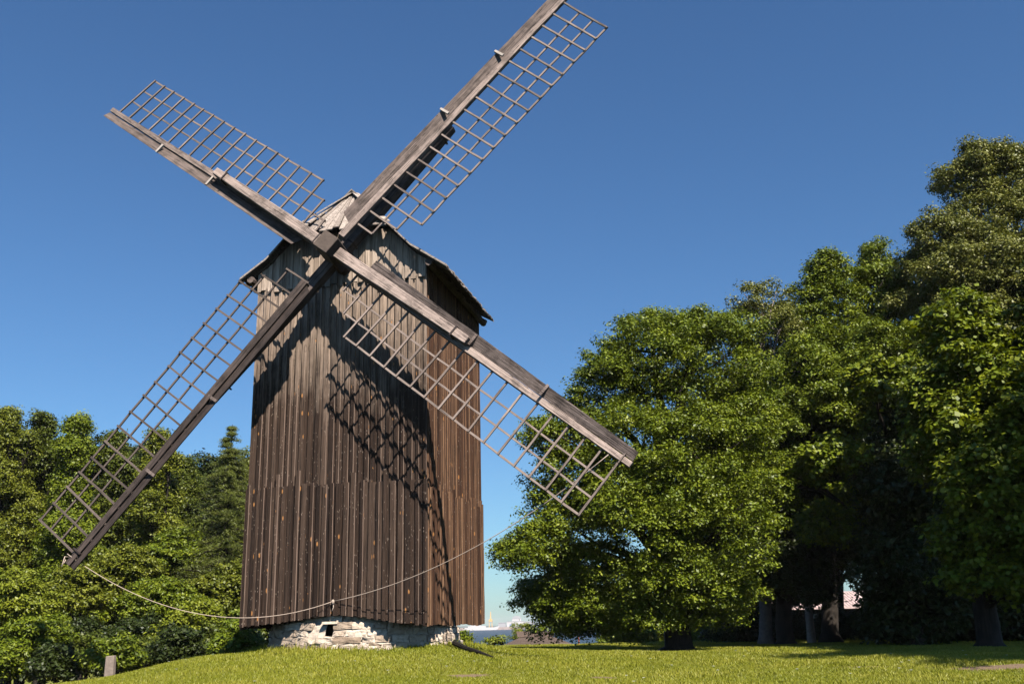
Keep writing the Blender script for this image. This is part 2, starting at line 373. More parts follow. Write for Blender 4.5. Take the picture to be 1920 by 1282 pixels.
# ------------------------------------------------------------------ the windmill
GZ0 = g(MCX, MCY)                             # ground at the mill
H0 = EYE - GZ0                                # eye level above that ground
mill = empty('windmill', (MCX, MCY, GZ0), YAW)
tag(mill, 'dark weathered wooden post mill with four lattice sails on a stone base', 'windmill')
def P_(x, y, z): return (x, y-D/2, z+H0)      # front-wall coordinates (z from eye level) -> mill frame
def skirt(x):                                 # lower edge of the front boards
    return np.interp(x, [-2.1, -1.3, -.3, .12, .5, 1.3, 2.1], [.085, .15, .265, .29, .265, .14, .04])
def eave(x):                                  # under-side height of the roof at x
    return float(np.interp(abs(x), [0, 1.2, 1.75, 2.38], [10.05, 8.83, 8.24, 7.81]))
def board_wall(name, length, place, zlo, zhi, mat, base=0.0, relief=.045, tone=(.05, .75), wmin=.15, wmax=.22, ragged=.0, ragtop=.0, edge=.6):
    """wide vertical boards with narrower boards nailed over their joints; place(u, out, z) -> point"""
    q = MB(); us = [-length/2]
    while us[-1] < length/2-wmin*.8: us.append(us[-1]+random.uniform(wmin, wmax))
    us[-1] = length/2
    B = []
    for a, b in zip(us, us[1:]): B.append((a, b, 0., .022, 0))
    for k, u in enumerate(us):
        hw = random.uniform(.028, .055) if relief > .03 else random.uniform(.045, .07)
        B.append((max(u-hw, -length/2-.012), min(u+hw, length/2+.012), .0225, .0225+relief*random.uniform(.75, 1.1), 1))
    for (a, c, oa, ob, over) in B:
        o0 = base+oa+random.uniform(0, .004); o1 = base+ob+random.uniform(0, .005)
        t = random.uniform(*tone); dz0 = random.uniform(-1, 1)*ragged
        dz1 = (random.random()**4*ragtop*1.6 if over else random.random()*.02) if ragtop else 0
        te = 1. if random.random() < edge else t
        nseg = 6; prev = None; wa = random.uniform(-.006, .006)
        for s_ in range(nseg+1):
            ring = []; wob = random.uniform(-.003, .003)*(0 < s_ < nseg)+wa*(s_/nseg-.5)
            lean = abs(random.gauss(0, .004))*over
            for (uu, oo) in ((a, o0), (c, o0), (c, o1), (a, o1)):
                zl, zh = zlo(uu)+dz0-.02*over*(ragged > 0), zhi(uu)+dz1
                ring.append(place(uu+wob*over, oo+(lean if oo == o1 else 0), zl+(zh-zl)*s_/nseg))
            if prev is not None:
                b0 = len(q.v)
                q.v += [tuple(p) for p in prev+ring]
                F4 = [(b0+i, b0+(i+1) % 4, b0+4+(i+1) % 4, b0+4+i) for i in range(4)]; tt = [t, te, t, te*.8+t*.2]
                if s_ == 1: F4.append((b0+3, b0+2, b0+1, b0)); tt.append(t)
                if s_ == nseg: F4.append((b0+4, b0+5, b0+6, b0+7)); tt.append(1.)
                q.f += F4; q.t += tt
            prev = ring
    return q.build(name, mat, mill)
ZJ, ZU = 3.02, 7.62                           # the two lap joints on the front
front = lambda u, o, z: P_(u, -o, z)
# boxes of plain boarding behind the lapped boards, so that no light passes
q = MB()
prof = [(-W2+.03, .32), (W2-.03, .32), (W2-.03, eave(W2)-.1), (1.2, 8.62), (.9, 8.74), (-.9, 8.74), (-1.2, 8.62), (-W2+.03, eave(W2)-.1)]
n = len(prof)
q.poly([P_(x, .05, z) for x, z in prof]+[P_(x, D-.05, z) for x, z in prof], [tuple(range(n))[::-1], tuple(range(n, 2*n))]+[(k, (k+1) % n, (k+1) % n+n, k+n) for k in range(n)], .1)
q.build('inner_boarding', M['side_dark'], mill)
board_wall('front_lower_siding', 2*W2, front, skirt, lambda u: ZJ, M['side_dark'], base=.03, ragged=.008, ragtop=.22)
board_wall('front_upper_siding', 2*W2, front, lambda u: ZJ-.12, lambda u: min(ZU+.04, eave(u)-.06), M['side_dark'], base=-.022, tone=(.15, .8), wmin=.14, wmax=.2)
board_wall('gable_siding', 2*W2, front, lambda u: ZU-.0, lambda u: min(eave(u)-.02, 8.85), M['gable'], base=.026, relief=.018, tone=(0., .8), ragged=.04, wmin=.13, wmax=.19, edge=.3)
for (nm, side) in (('right_wall_siding', 1), ('left_wall_siding', -1)):
    pl = (lambda s: (lambda u, o, z: P_(s*(W2+o-.03), D/2+u, z)))(side)
    board_wall(nm, D, pl, lambda u: .05+.02*math.sin(u*3), lambda u: 2.88, M['side_face'], base=.03, ragged=.008, wmin=.12, wmax=.2, ragtop=.12)
    board_wall(nm.replace('siding', 'upper_siding'), D, pl, lambda u: 2.8, lambda u: 8.03, M['side_face'], base=-.022, wmin=.12, wmax=.2)
board_wall('back_wall_siding', 2*W2, lambda u, o, z: P_(-u, D+o-.03, z), lambda u: .06, lambda u: eave(u)-.03, M['side_dark'], base=.02)
# corner boards on the front corners
for sx in (-1, 1):
    q = MB(); q.box(sx*(W2+.03)-.02, sx*(W2+.03)+.02, -D/2-.075, -D/2-.03, H0+.08, H0+3.0, .6)
    q.build('corner_board', M['side_dark'], mill)
# plate beams under the eaves, their ends showing at the corners
for sx in (-1, 1):
    q = MB(); q.tube([P_(sx*(W2+.12), -.24, 7.86), P_(sx*(W2+.12), D+.12, 7.86)], .085, 8, .4); q.build('wall_plate', M['spar'], mill)
    for k in range(6):
        q = MB(); yy = .2+k*.84
        a = P_(sx*2.34, yy, 7.80); b_ = P_(sx*1.9, yy, 8.10)
        q.hexa([(a[0], a[1]-.04, a[2]-.03), (a[0], a[1]+.04, a[2]-.03), (b_[0], b_[1]+.04, b_[2]-.05), (b_[0], b_[1]-.04, b_[2]-.05),
                (a[0], a[1]-.04, a[2]+.03), (a[0], a[1]+.04, a[2]+.03), (b_[0], b_[1]+.04, b_[2]+.01), (b_[0], b_[1]-.04, b_[2]+.01)], .3)
        q.build('rafter_end', M['spar'], mill)
# roof slopes: boards running down the slope
YF, YB = -.30, D+.16
def roof_slope(sx, name):
    q = MB(); y = YF; k = 0
    pr = [(0, 10.08), (1.2, 8.86), (1.75, 8.27), (2.38, 7.84)]
    while y < YB:
        wd = random.uniform(.09, .15); y1 = min(y+wd, YB); over = k % 2
        off = (.022 if over else 0)+random.uniform(0, .01); ext = random.uniform(-.05, .06)
        # towards the front the ridge is cut back by the hood
        xtop = 0 if y > .62 else np.interp(y, [YF, .62], [1.2, 0.])
        P = [(x, z) for x, z in pr if x > xtop+.01]
        fb = (y-YF)/(YB-YF); P[-1] = ((2.60-.18*fb, 7.66+.24*fb) if sx > 0 else (2.38, 7.82))
        P = [(xtop, float(np.interp(xtop, [p[0] for p in pr], [p[1] for p in pr])))]+P
        xe, ze = P[-1]; P[-1] = (xe+ext, ze-ext*.71)
        t = random.uniform(.1, 1)
        prev = None
        for i, (x, z) in enumerate(P):
            ring = [P_(sx*x, y+.003, z+off), P_(sx*x, y1+(.012 if over else -.003), z+off), P_(sx*x, y1+(.012 if over else -.003), z+off+.026), P_(sx*x, y+.003, z+off+.026)]
            if prev:
                b0 = len(q.v); q.v += prev+ring
                F4 = [(b0+i2, b0+(i2+1) % 4, b0+4+(i2+1) % 4, b0+4+i2) for i2 in range(4)]
                if i == 1: F4.append((b0+3, b0+2, b0+1, b0))
                if i == len(P)-1: F4.append((b0+4, b0+5, b0+6, b0+7))
                q.f += F4; q.t += [t]*len(F4)
            prev = ring
        y = y1; k += 1
    # second short layer at the eave
    y = YF+.04
    while y < YB:
        wd = random.uniform(.10, .16); e2 = random.uniform(-.05, .03)
        fb = (y-YF)/(YB-YF); ex, ez = ((2.62-.18*fb, 7.695+.24*fb) if sx > 0 else (2.40, 7.86))
        q.hexa([P_(sx*(ex+e2), y, ez-e2*.7), P_(sx*(ex+e2), y+wd*.8, ez-e2*.7), P_(sx*1.9, y+wd*.8, 8.215), P_(sx*1.9, y, 8.215),
                P_(sx*(ex+e2), y, ez+.03-e2*.7), P_(sx*(ex+e2), y+wd*.8, ez+.03-e2*.7), P_(sx*1.9, y+wd*.8, 8.245), P_(sx*1.9, y, 8.245)], random.uniform(.3, 1))
        y += wd
    return q.build(name, M['roof'], mill)
roof_slope(-1, 'roof_slope'); roof_slope(1, 'roof_slope')
# barge strips along the front edge
for sx in (-1, 1):
    q = MB(); pr = [(1.17, 8.895), (1.75, 8.285), ((2.61, 7.69) if sx > 0 else (2.39, 7.85))]
    for (xa, za), (xb, zb) in zip(pr, pr[1:]):
        q.hexa([P_(sx*xb, YF-.035, zb-.01), P_(sx*xb, YF-.004, zb-.01), P_(sx*xa, YF-.004, za-.01), P_(sx*xa, YF-.035, za-.01),
                P_(sx*xb, YF-.035, zb+.04), P_(sx*xb, YF-.004, zb+.04), P_(sx*xa, YF-.004, za+.04), P_(sx*xa, YF-.035, za+.04)], .8)
    q.build('barge_board', M['roof'], mill)
# hood over the windshaft: boards fanning from the ridge down to the front
q = MB(); nb = 15
top = Vector((0, .62, 10.07))
for k in range(nb):
    u0, u1 = -1.22+2.44*k/nb, -1.22+2.44*(k+1)/nb
    zz = 8.80+random.uniform(-.05, .04); lift = .02*(k % 2)+random.uniform(0, .012)
    a0, a1 = u0+.004, u1-.004; t0, t1 = u0*.12, u1*.12
    ya = YF-.10+random.uniform(-.02, .02)
    pts = [(a0, ya, zz), (a1, ya, zz), (t1, .60, 10.05), (t0, .60, 10.05)]
    q.hexa([P_(x, y-lift*.6, z+lift) for x, y, z in pts]+[P_(x, y-lift*.6-.012, z+lift+.022) for x, y, z in pts], random.uniform(.1, 1))
q.build('roof_hood', M['hood'], mill)
for sx in (-1, 1):                            # cover boards on the hips of the hood
    q = MB(); a = (sx*1.20, YF-.12, 8.90); b_ = (sx*.06, .56, 10.13)
    q.hexa([P_(a[0]-.09*sx, a[1]-.04, a[2]+.0), P_(a[0]+.10*sx, a[1]+.03, a[2]-.05), P_(b_[0]+.10*sx, b_[1]+.03, b_[2]-.05), P_(b_[0]-.09*sx, b_[1]-.04, b_[2]),
            P_(a[0]-.09*sx, a[1]-.05, a[2]+.03), P_(a[0]+.10*sx, a[1]+.02, a[2]-.02), P_(b_[0]+.10*sx, b_[1]+.02, b_[2]-.02), P_(b_[0]-.09*sx, b_[1]-.05, b_[2]+.03)], .8)
    q.build('hip_board', M['hood'], mill)
q = MB()
for sx in (-1, 1):
    q.hexa([P_(0, .46, 10.16), P_(0, D+.45, 10.16), P_(sx*.19, D+.45, 9.97), P_(sx*.19, .46, 9.97),
            P_(0, .46, 10.20), P_(0, D+.45, 10.20), P_(sx*.21, D+.45, 10.0), P_(sx*.21, .46, 10.0)], .5)
q.build('ridge_cap', M['roof'], mill)

# wheel frame: x right, y back, z up in the mill's frame, tilted back; H = centre
TILT, SPIN = 0.1774, 2.4748
Hc = Vector(P_(.092, -.617, 8.107))
TM = Matrix.Translation(Hc) @ Matrix.Rotation(-TILT, 4, 'X')
q = MB()
q.box(-.215, .215, -.215, .215, -.34, .60, .45)
hub = q.build('poll_end', M['hub'], mill, bevel=.012)
# hub's own z axis points to the viewer
a0 = SPIN
def sail_matrix(a):
    e = Vector((math.cos(a), 0, math.sin(a))); l = Vector((math.sin(a), 0, -math.cos(a))); n = e.cross(l)
    Rm = Matrix((e, l, n)).transposed().to_4x4()
    return TM @ Rm
hub.matrix_local = sail_matrix(a0) @ Matrix.Scale(-1, 4, (0, 0, 1)) @ Matrix.Scale(-1, 4, (0, 1, 0))
q = MB(); q.tube([TM @ Vector((0, .3, 0)), TM @ Vector((0, 1.6, 0))], .20, 14, .3); q.build('windshaft', M['spar'], mill, smooth=False)

def beam(name, x0, x1, w0, w1, t0, t1, zc, tone, mat, parent, mtx=None, y=0., nseg=14, wob=.006, bevel=.008):
    """squared timber along X with slight wander; w across (Y), t deep (Z)"""
    q = MB(); prev = None; py = pz = 0
    for i in range(nseg+1):
        f = i/nseg; x = x0+(x1-x0)*f; hw = (w0+(w1-w0)*f)/2; ht = (t0+(t1-t0)*f)/2
        py = py*.7+random.uniform(-wob, wob); pz = pz*.7+random.uniform(-wob, wob)
        ring = [(x, y+py-hw, zc+pz-ht), (x, y+py+hw, zc+pz-ht), (x, y+py+hw, zc+pz+ht), (x, y+py-hw, zc+pz+ht)]
        if prev:
            b0 = len(q.v); q.v += prev+ring
            F4 = [(b0+k, b0+4+k, b0+4+(k+1) % 4, b0+(k+1) % 4) for k in range(4)]
            if i == 1: F4.append((b0, b0+1, b0+2, b0+3))
            if i == nseg: F4.append((b0+7, b0+6, b0+5, b0+4))
            q.f += F4; q.t += [tone]*len(F4)
        prev = ring
    o = q.build(name, mat, parent, bevel=bevel)
    if mtx is not None: o.matrix_local = mtx
    return o
# stocks: A-C in front, B-D behind.  local z of a sail frame points BACK (towards the mill)
dA, dB, dC, dD = .0192, -.0316, -.0194, .0318
ZS_AC, ZS_BD = -.20, .14
ang = {'A': SPIN+dA, 'B': SPIN-math.pi/2+dB, 'C': SPIN-math.pi+dC, 'D': SPIN-3*math.pi/2+dD}
def stock(a, zc, tone, label):
    Mx = sail_matrix(a); q = MB(); prev = None
    xs_ = [-4.12, -3.2, -2, -.9, -.3, .3, .9, 2, 3.2, 4.12]; wd = [.19, .22, .25, .27, .27, .27, .27, .25, .22, .19]
    py = 0
    for i, (x, w_) in enumerate(zip(xs_, wd)):
        py = random.uniform(-.008, .008); h = w_/2
        ring = [(x, py-h*.95, zc-h), (x, py+h*.95, zc-h), (x, py+h*.95, zc+h*.9), (x, py-h*.95, zc+h*.9)]
        if prev:
            b0 = len(q.v); q.v += prev+ring
            F4 = [(b0+k, b0+4+k, b0+4+(k+1) % 4, b0+(k+1) % 4) for k in range(4)]
            if i == 1: F4.append((b0, b0+1, b0+2, b0+3))
            if i == len(xs_)-1: F4.append((b0+7, b0+6, b0+5, b0+4))
            q.f += F4; q.t += [tone]*len(F4)
        prev = ring
    o = q.build('stock', M['spar'], mill, bevel=.014); o.matrix_local = Mx; o['label'] = label
    for x in (-3.75, 3.75, .45):
        q = MB(); w_ = .245 if abs(x) > 1 else .285
        q.box(x-.02, x+.02, -w_/2, w_/2, zc-w_/2, zc+w_/2, .5)
        b_ = q.build('iron_band', M['iron'], o)
    return o
stock((ang['A']+ang['C']+math.pi)/2, ZS_AC, .82, 'thick front stock crossing from upper left to lower right')
stock((ang['B']+ang['D']+math.pi)/2, ZS_BD, .35, 'thick rear stock crossing behind from lower left to upper right')
sails = {}
LAB = {'A': 'upper left sail seen small against the sky', 'B': 'upper right sail running out of the top of the picture',
       'C': 'lower right sail reaching in front of the big oak', 'D': 'dark lower left sail tied down with a rope'}
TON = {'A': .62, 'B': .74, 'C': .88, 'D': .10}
def make_sail(s):
    zw = -.27 if s in 'BD' else 0.0
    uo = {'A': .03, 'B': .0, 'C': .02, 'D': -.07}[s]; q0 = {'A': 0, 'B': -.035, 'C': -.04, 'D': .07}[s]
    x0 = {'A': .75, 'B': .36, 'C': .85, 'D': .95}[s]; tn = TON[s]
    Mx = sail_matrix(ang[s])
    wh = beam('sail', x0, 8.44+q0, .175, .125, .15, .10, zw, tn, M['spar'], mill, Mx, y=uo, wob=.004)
    wh['label'] = LAB[s]; sails[s] = wh
    # leading board, leaning forward from the spar
    q = MB(); prev = None; n = 12; xb0 = {'A': .9, 'B': .7, 'C': .95, 'D': 1.0}[s]
    for i in range(n+1):
        x = xb0+(8.42+q0-xb0)*i/n; wdt = (.36-.16*i/n) if s in 'AC' else (.27-.07*i/n); j = random.uniform(-.004, .004)
        y0, z0 = uo-.085, zw-.02; tl = .42
        y1, z1 = y0-wdt*math.cos(tl)+j, z0-wdt*math.sin(tl)
        xx = x-(.14 if i == 0 else 0)
        ring = [(x, y0, z0), (x, y0, z0+.03), (xx+(.25 if i == 0 else 0), y1, z1+.03), (xx+(.25 if i == 0 else 0), y1, z1)]
        if prev:
            b0 = len(q.v); q.v += prev+ring
            F4 = [(b0+k, b0+4+k, b0+4+(k+1) % 4, b0+(k+1) % 4) for k in range(4)][::1]
            F4 = [tuple(reversed(f)) for f in F4]
            if i == 1: F4.append((b0+3, b0+2, b0+1, b0))
            if i == n: F4.append((b0+4, b0+5, b0+6, b0+7))
            q.f += F4; q.t += [max(.02, tn-.30)]*len(F4)
        prev = ring
    q.build('wind_board', M['spar'], wh)
    def tw(r, u): return (-.01+(r-1.67)/(8.2-1.67)*.14)*u/1.347
    sp = (8.2-1.674)/16
    for k in range(1, 20):
        r = 1.674+(k-3)*sp+q0+random.uniform(-.008, .008); ue = {1: .56, 2: .96}.get(k, 1.365)+random.uniform(-.0, .015)
        us = uo-.08
        q = MB(); tt = .0175; w_ = .021; z0 = zw+tw(r, us); z1 = zw+tw(r, ue); sk = random.uniform(-.03, .03)
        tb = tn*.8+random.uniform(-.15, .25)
        # bar runs along its own X (across the sail)
        L_ = ue-us; mid = []
        for f in (0, .5, 1):
            bw = random.uniform(-.009, .009)
            mid.append((f*L_, bw if 0 < f < 1 else 0, z0+(z1-z0)*f+(bw if 0 < f < 1 else 0)))
        prev = None
        for i, (x, y, z) in enumerate(mid):
            ring = [(x, y-w_, z-tt), (x, y+w_, z-tt), (x, y+w_, z+tt), (x, y-w_, z+tt)]
            if prev:
                b0 = len(q.v); q.v += prev+ring
                q.f += [(b0+k2, b0+4+k2, b0+4+(k2+1) % 4, b0+(k2+1) % 4) for k2 in range(4)]
                if i == 1: q.f.append((b0, b0+1, b0+2, b0+3))
                if i == 2: q.f.append((b0+7, b0+6, b0+5, b0+4))
            prev = ring
        q.t = [min(1, max(0, tb))]*len(q.f)
        o = q.build('sail_bar', M['bar'], wh)
        o.matrix_local = Matrix.Translation((r, us, 0)) @ Matrix.Rotation(math.pi/2+sk*.5, 4, 'Z')
    for j, u in enumerate((.535, .94, 1.347)):
        rs = 1.674+(j-2)*sp+q0-.02; re = 8.2+q0+.02
        q = MB(); prev = None; n = 16; tb = min(1, tn*.8+.12)
        for i in range(n+1):
            r = rs+(re-rs)*i/n; z = zw+tw(r, u)+.033+random.uniform(0, .003); w_ = .02; jj = random.uniform(-.008, .008)
            if j == 2: w_ = .022
            ring = [(r, u+jj-w_, z-.015), (r, u+jj+w_, z-.015), (r, u+jj+w_, z+.015), (r, u+jj-w_, z+.015)]
            if prev:
                b0 = len(q.v); q.v += prev+ring
                q.f += [(b0+k2, b0+4+k2, b0+4+(k2+1) % 4, b0+(k2+1) % 4) for k2 in range(4)]
                if i == 1: q.f.append((b0, b0+1, b0+2, b0+3))
                if i == n: q.f.append((b0+7, b0+6, b0+5, b0+4))
            prev = ring
        q.t = [tb]*len(q.f)
        q.build('sail_rail', M['bar'], wh)
    for r in (4.15, 6.1):
        q = MB(); y0 = uo-.16
        q.box(r-.03, r+.03, y0-.17, y0+.09, zw-.16, zw-.11, .5, .004)
        q.build('peg', M['peg'] if s in 'AB' else M['spar'], wh)
    if s in 'CD':
        q = MB(); q.box(8.18, 8.205, uo-.115, uo+.115, zw-.09, zw+.075, .5); q.build('iron_band', M['iron'] if s == 'D' else M['bar'], wh)
for s in 'ABCD': make_sail(s)

# ------------------------------------------------------------------ rubble base
BX, BY = MCX+sy_*.34, MCY-cy_*.34
base = empty('stone_foundation', (BX, BY, GZ0-.12)); tag(base, 'round pale limestone rubble base under the windmill', 'stone base')
m = N('limestone'); tc = m.coord((1, 1, 1)); n1 = m.noise(tc, 9, 6, .7); n2 = m.noise(tc, 45, 4, .6)
c = m.ramp(m.tone(), [(0, (.30,.22,.155)), (.4, (.50,.395,.30)), (1, (.70,.58,.46))])
c = m.mix(1., c, m.ramp(n1, [(.3, (.6,.57,.52)), (.55, (1,)*3), (.8, (1.12,)*3)]), 'MULTIPLY')
c = m.mix(m.ramp(n2, [(.25, (.7,)*3), (.4, (0,)*3)]), c, (.16,.12,.09))
m.l(c, m.b.inputs['Base Color']); m.b.inputs['Roughness'].default_value = .95
m.bump(m.math('ADD', n1, m.math('MULTIPLY', n2, .4)), .9, .03); lime = m.m
q = MB(); zb = 0; top_z = EYE+.30-(GZ0-.12)
hole_a = None
course = []
z = -.12
while z < top_z-.02:
    h = random.uniform(.06, .17); z1 = min(z+h, top_z); f = max(0, (z)/top_z)
    r = 2.16-.20*f-.09*(f > .72)
    a = random.uniform(0, .3)
    while a < 2*math.pi:
        ln = random.choice((random.uniform(.12, .3), random.uniform(.3, .65))); da = ln/r
        if a+da > 2*math.pi+.05: da = 2*math.pi-a+.02
        mid = a+da/2
        # vent opening towards the front left
        ho = abs(((mid-HA) + math.pi) % (2*math.pi)-math.pi) if (HA := math.radians(-103.5)) is not None else 9
        inhole = ho < .034+da/2-.03 and EYE-.20 < z+(GZ0-.12)+h/2 < EYE+.10
        if not inhole:
            rr = r+random.uniform(-.03, .035); t_ = random.random()
            g_ = .008
            pts = []
            for (zz) in (z+g_, z1-g_):
                for (aa, rad) in ((a+g_/r, rr-.34), (a+da-g_/r, rr-.34), (a+da-g_/r, rr), (a+g_/r, rr)):
                    aa += random.uniform(-.008, .008); rad += random.uniform(-.035, .035)
                    pts.append((rad*math.cos(aa), rad*math.sin(aa), zz+random.uniform(-.016, .016)))
            q.hexa([pts[i] for i in (0, 1, 2, 3, 4, 5, 6, 7)], t_)
        a += da
    z = z1
rub = q.build('rubble_courses', lime, base, bevel=.018)
md = rub.modifiers.new('cut', 'SUBSURF'); md.subdivision_type = 'SIMPLE'; md.levels = md.render_levels = 2
tx = bpy.data.textures.new('lumps', 'CLOUDS'); tx.noise_scale = .13; tx.noise_depth = 3
md = rub.modifiers.new('rough', 'DISPLACE'); md.texture = tx; md.strength = .08; md.mid_level = .5
q = MB(); n = 160; nzr = 14                      # mortared heart close behind the stone faces, open at the vent
rg = lambda z_: 2.145-.20*max(0, z_/top_z)-.09*sstep(.6, .8, z_/top_z)
zr_ = [-.12+(top_z+.10)*k/nzr for k in range(nzr+1)]
vv = [[((rg(z_)+random.uniform(-.03, .02))*math.cos(2*math.pi*k/n), (rg(z_)+random.uniform(-.03, .02))*math.sin(2*math.pi*k/n), z_) for k in range(n)] for z_ in zr_]
b0 = len(q.v); q.v += [p for row in vv for p in row]
for j in range(nzr):
    for k in range(n):
        aa = 2*math.pi*(k+.5)/n; dd = abs(((aa-HA)+math.pi) % (2*math.pi)-math.pi); zc_ = (zr_[j]+zr_[j+1])/2+GZ0-.12
        if dd < .04 and EYE-.20 < zc_ < EYE+.10: continue
        q.f.append((b0+j*n+k, b0+j*n+(k+1) % n, b0+(j+1)*n+(k+1) % n, b0+(j+1)*n+k)); q.t.append(random.random())
q.f.append(tuple(b0+nzr*n+k for k in range(n))); q.t.append(.3)
q.build('mortar_core', plain('mortar', (.46,.38,.30), .95, .3, 14, .7), base)
q = MB(); q.tube([(0, 0, -.1), (0, 0, top_z-.1)], 1.55, 30, .1); q.build('vent_backing', M['bark_dark'] if 'bark_dark' in M else plain('vent_shade', (.05,.04,.03), .95), base)  # backing coloured dark to stand in for the unlit inside of the vent
ha = math.radians(-103.5); rl = 2.02
q = MB(); c_, s_ = math.cos(ha), math.sin(ha)
q.hexa([(rl*c_-.16, rl*s_-.10, EYE+.10-GZ0+.12), (rl*c_+.17, rl*s_-.11, EYE+.105-GZ0+.12), (rl*c_+.17, rl*s_+.25, EYE+.105-GZ0+.12), (rl*c_-.16, rl*s_+.25, EYE+.10-GZ0+.12),
        (rl*c_-.15, rl*s_-.09, EYE+.15-GZ0+.12), (rl*c_+.16, rl*s_-.10, EYE+.155-GZ0+.12), (rl*c_+.16, rl*s_+.25, EYE+.155-GZ0+.12), (rl*c_-.15, rl*s_+.25, EYE+.15-GZ0+.12)], .8)
q.build('lintel_stone', lime, base)

# ------------------------------------------------------------------ rope
bpy.context.view_layer.update()
mw_ = mill.matrix_world if mill.matrix_world != Matrix() else None
mill_mx = Matrix.Translation((MCX, MCY, GZ0)) @ Matrix.Rotation(YAW, 4, 'Z')
def sail_pt(s, r, u, z): return mill_mx @ sail_matrix(ang[s]) @ Vector((r, u, z))
pD = sail_pt('D', 8.35, .05, -.36); pD2 = sail_pt('D', 8.35, -.2, -.42); pK = mill_mx @ Vector(P_(.05, -.12, .56)); pC = sail_pt('C', 7.95, .12, -.10)
q = MB()
def sagline(a, b, sag, n=28): return [a.lerp(b, i/n)-Vector((0, 0, sag*4*(i/n)*(1-i/n))) for i in range(n+1)]
pts = sagline(pD, pK, .72)
q.tube(pts, .0075, 6)
q.tube(sagline(pK, pC, .42, 24), .008, 6)
q.tube([pD, sail_pt('D', 8.40, .09, -.15), sail_pt('D', 8.42, .06, -.36), sail_pt('D', 8.60, -.03, -.345), sail_pt('D', 8.45, -.0, -.35)], .010, 6)
for k in range(4):
    a = k*1.3; q.tube([pK+Vector((math.cos(a+j*.8)*.022, -.02+.02*math.sin(j), math.sin(a+j*.8)*.03-.01*k)) for j in range(9)], .009, 6)
q.tube([pK, pK+Vector((.01, .0, -.12)), pK+Vector((-.02, -.01, -.2))], .010, 6)
tag(q.build('rope', M['rope'], None, smooth=True), 'thin pale rope slung from the lower left sail tip across the mill front', 'rope')

# ------------------------------------------------------------------ trees
Qi = Q.T
def at(px, py, dist):
    v = Qi @ np.array([(px-960)/F, 1, -(py-641)/F]); v = v*dist/v[1]
    return np.array([v[0], v[1], v[2]+EYE])
def leaves(cent, rad, n, size, r, flat=.55, aspect=.6, up=.9):
    """cent (k,3) clump centres, rad (k,) radii, n leaves per clump"""
    k = len(cent); c = np.repeat(cent, n, 0); rr = np.repeat(rad, n)
    d = r.normal(0, 1, (k*n, 3)); d[:, 2] = np.where(r.random(k*n) < .72, np.abs(d[:, 2]), d[:, 2]); d /= np.linalg.norm(d, axis=1)[:, None]
    # each clump is itself lumpy: the skin bulges along a few random twigs
    ph = np.repeat(r.random((k, 3))*6.28, n, 0)
    lump = 1+.28*np.sin(d[:, 0]*4.3+ph[:, 0])*np.sin(d[:, 1]*4.7+ph[:, 1])+.18*np.sin(d[:, 2]*7+ph[:, 2])
    rho = (1-.42*r.random(k*n)**2)*lump
    tilt = np.repeat(r.normal(0, .30, (k, 2)), n, 0)
    off = d*(rho*rr)[:, None]; off[:, 2] *= flat
    off[:, 2] += off[:, 0]*tilt[:, 0]+off[:, 1]*tilt[:, 1]
    p = c+off+r.normal(0, size*.35, (k*n, 3))
    nrm = d*np.array([1, 1, 1.3])*.75+r.normal(0, .38, (k*n, 3)); nrm[:, 2] += up*.55
    nrm /= np.linalg.norm(nrm, axis=1)[:, None]
    t = r.normal(0, 1, (k*n, 3)); t -= nrm*(t*nrm).sum(1)[:, None]; t /= np.linalg.norm(t, axis=1)[:, None]
    b = np.cross(nrm, t)
    L = size*(.6+.8*r.random(k*n)); Wd = L*aspect
    V = np.empty((k*n, 4, 3))
    V[:, 0] = p-t*(L/2)[:, None]; V[:, 1] = p+b*(Wd/2)[:, None]-nrm*(L*.08)[:, None]; V[:, 2] = p+t*(L/2)[:, None]; V[:, 3] = p-b*(Wd/2)[:, None]-nrm*(L*.08)[:, None]
    tone = np.clip(np.repeat(r.normal(.5, .15, k), n)+r.normal(0, .15, k*n), 0, 1)
    return V.reshape(-1, 3), tone
def crown_clumps(lobes, spacing, r, inner=.35, hole=.12):
    """lobes (x,y,z,rx,ry,rz): each mass carries separate umbrella-shaped sprays of leaf clumps round a loose heart"""
    C = []; Rr = []
    for (x, y, z, rx, ry, rz) in lobes:
        R_ = np.array([rx, ry, rz]); mean = (rx*ry*rz)**(1/3.)
        area = 4*np.pi*((rx*ry)**1.6/3+(rx*rz)**1.6/3+(ry*rz)**1.6/3)**(1/1.6)
        rs = float(np.clip(.27*mean, .24, .62)); ns = max(6, int(area/(rs*rs)*.36*(1.12-hole)))
        d = r.normal(0, 1, (ns, 3)); d /= np.linalg.norm(d, axis=1)[:, None]; d[:, 2] = np.where(d[:, 2] < -.75, -d[:, 2], d[:, 2])
        cs = d*R_*(.58+.40*r.random(ns)+.26*(r.random(ns) < .16))[:, None]+np.array([x, y, z-.12*rs]); cr = rs*(.5+.95*r.random(ns)**1.5)
        for c0, q, dd in zip(cs, cr, d):
            n = max(4, int(2*np.pi*q*q/(spacing*.62)**2))
            e = r.normal(0, 1, (n, 3)); e[:, 2] = np.abs(e[:, 2])-.15; e += dd*.35; e /= np.linalg.norm(e, axis=1)[:, None]
            rad = q*(.75+.35*r.random(n))
            p = c0+e*rad[:, None]*np.array([1, 1, .72])
            keep = r.random(n) > hole*.9
            C.append(p[keep]); Rr.append((spacing*(.34+.30*r.random(n)))[keep])
        m = int(area/spacing**2*inner); d = r.normal(0, 1, (m, 3)); d /= np.linalg.norm(d, axis=1)[:, None]
        C.append(d*(r.random(m)**.4*.72)[:, None]*R_+np.array([x, y, z])); Rr.append(spacing*(.55+.4*r.random(m)))
    return np.concatenate(C), np.concatenate(Rr)
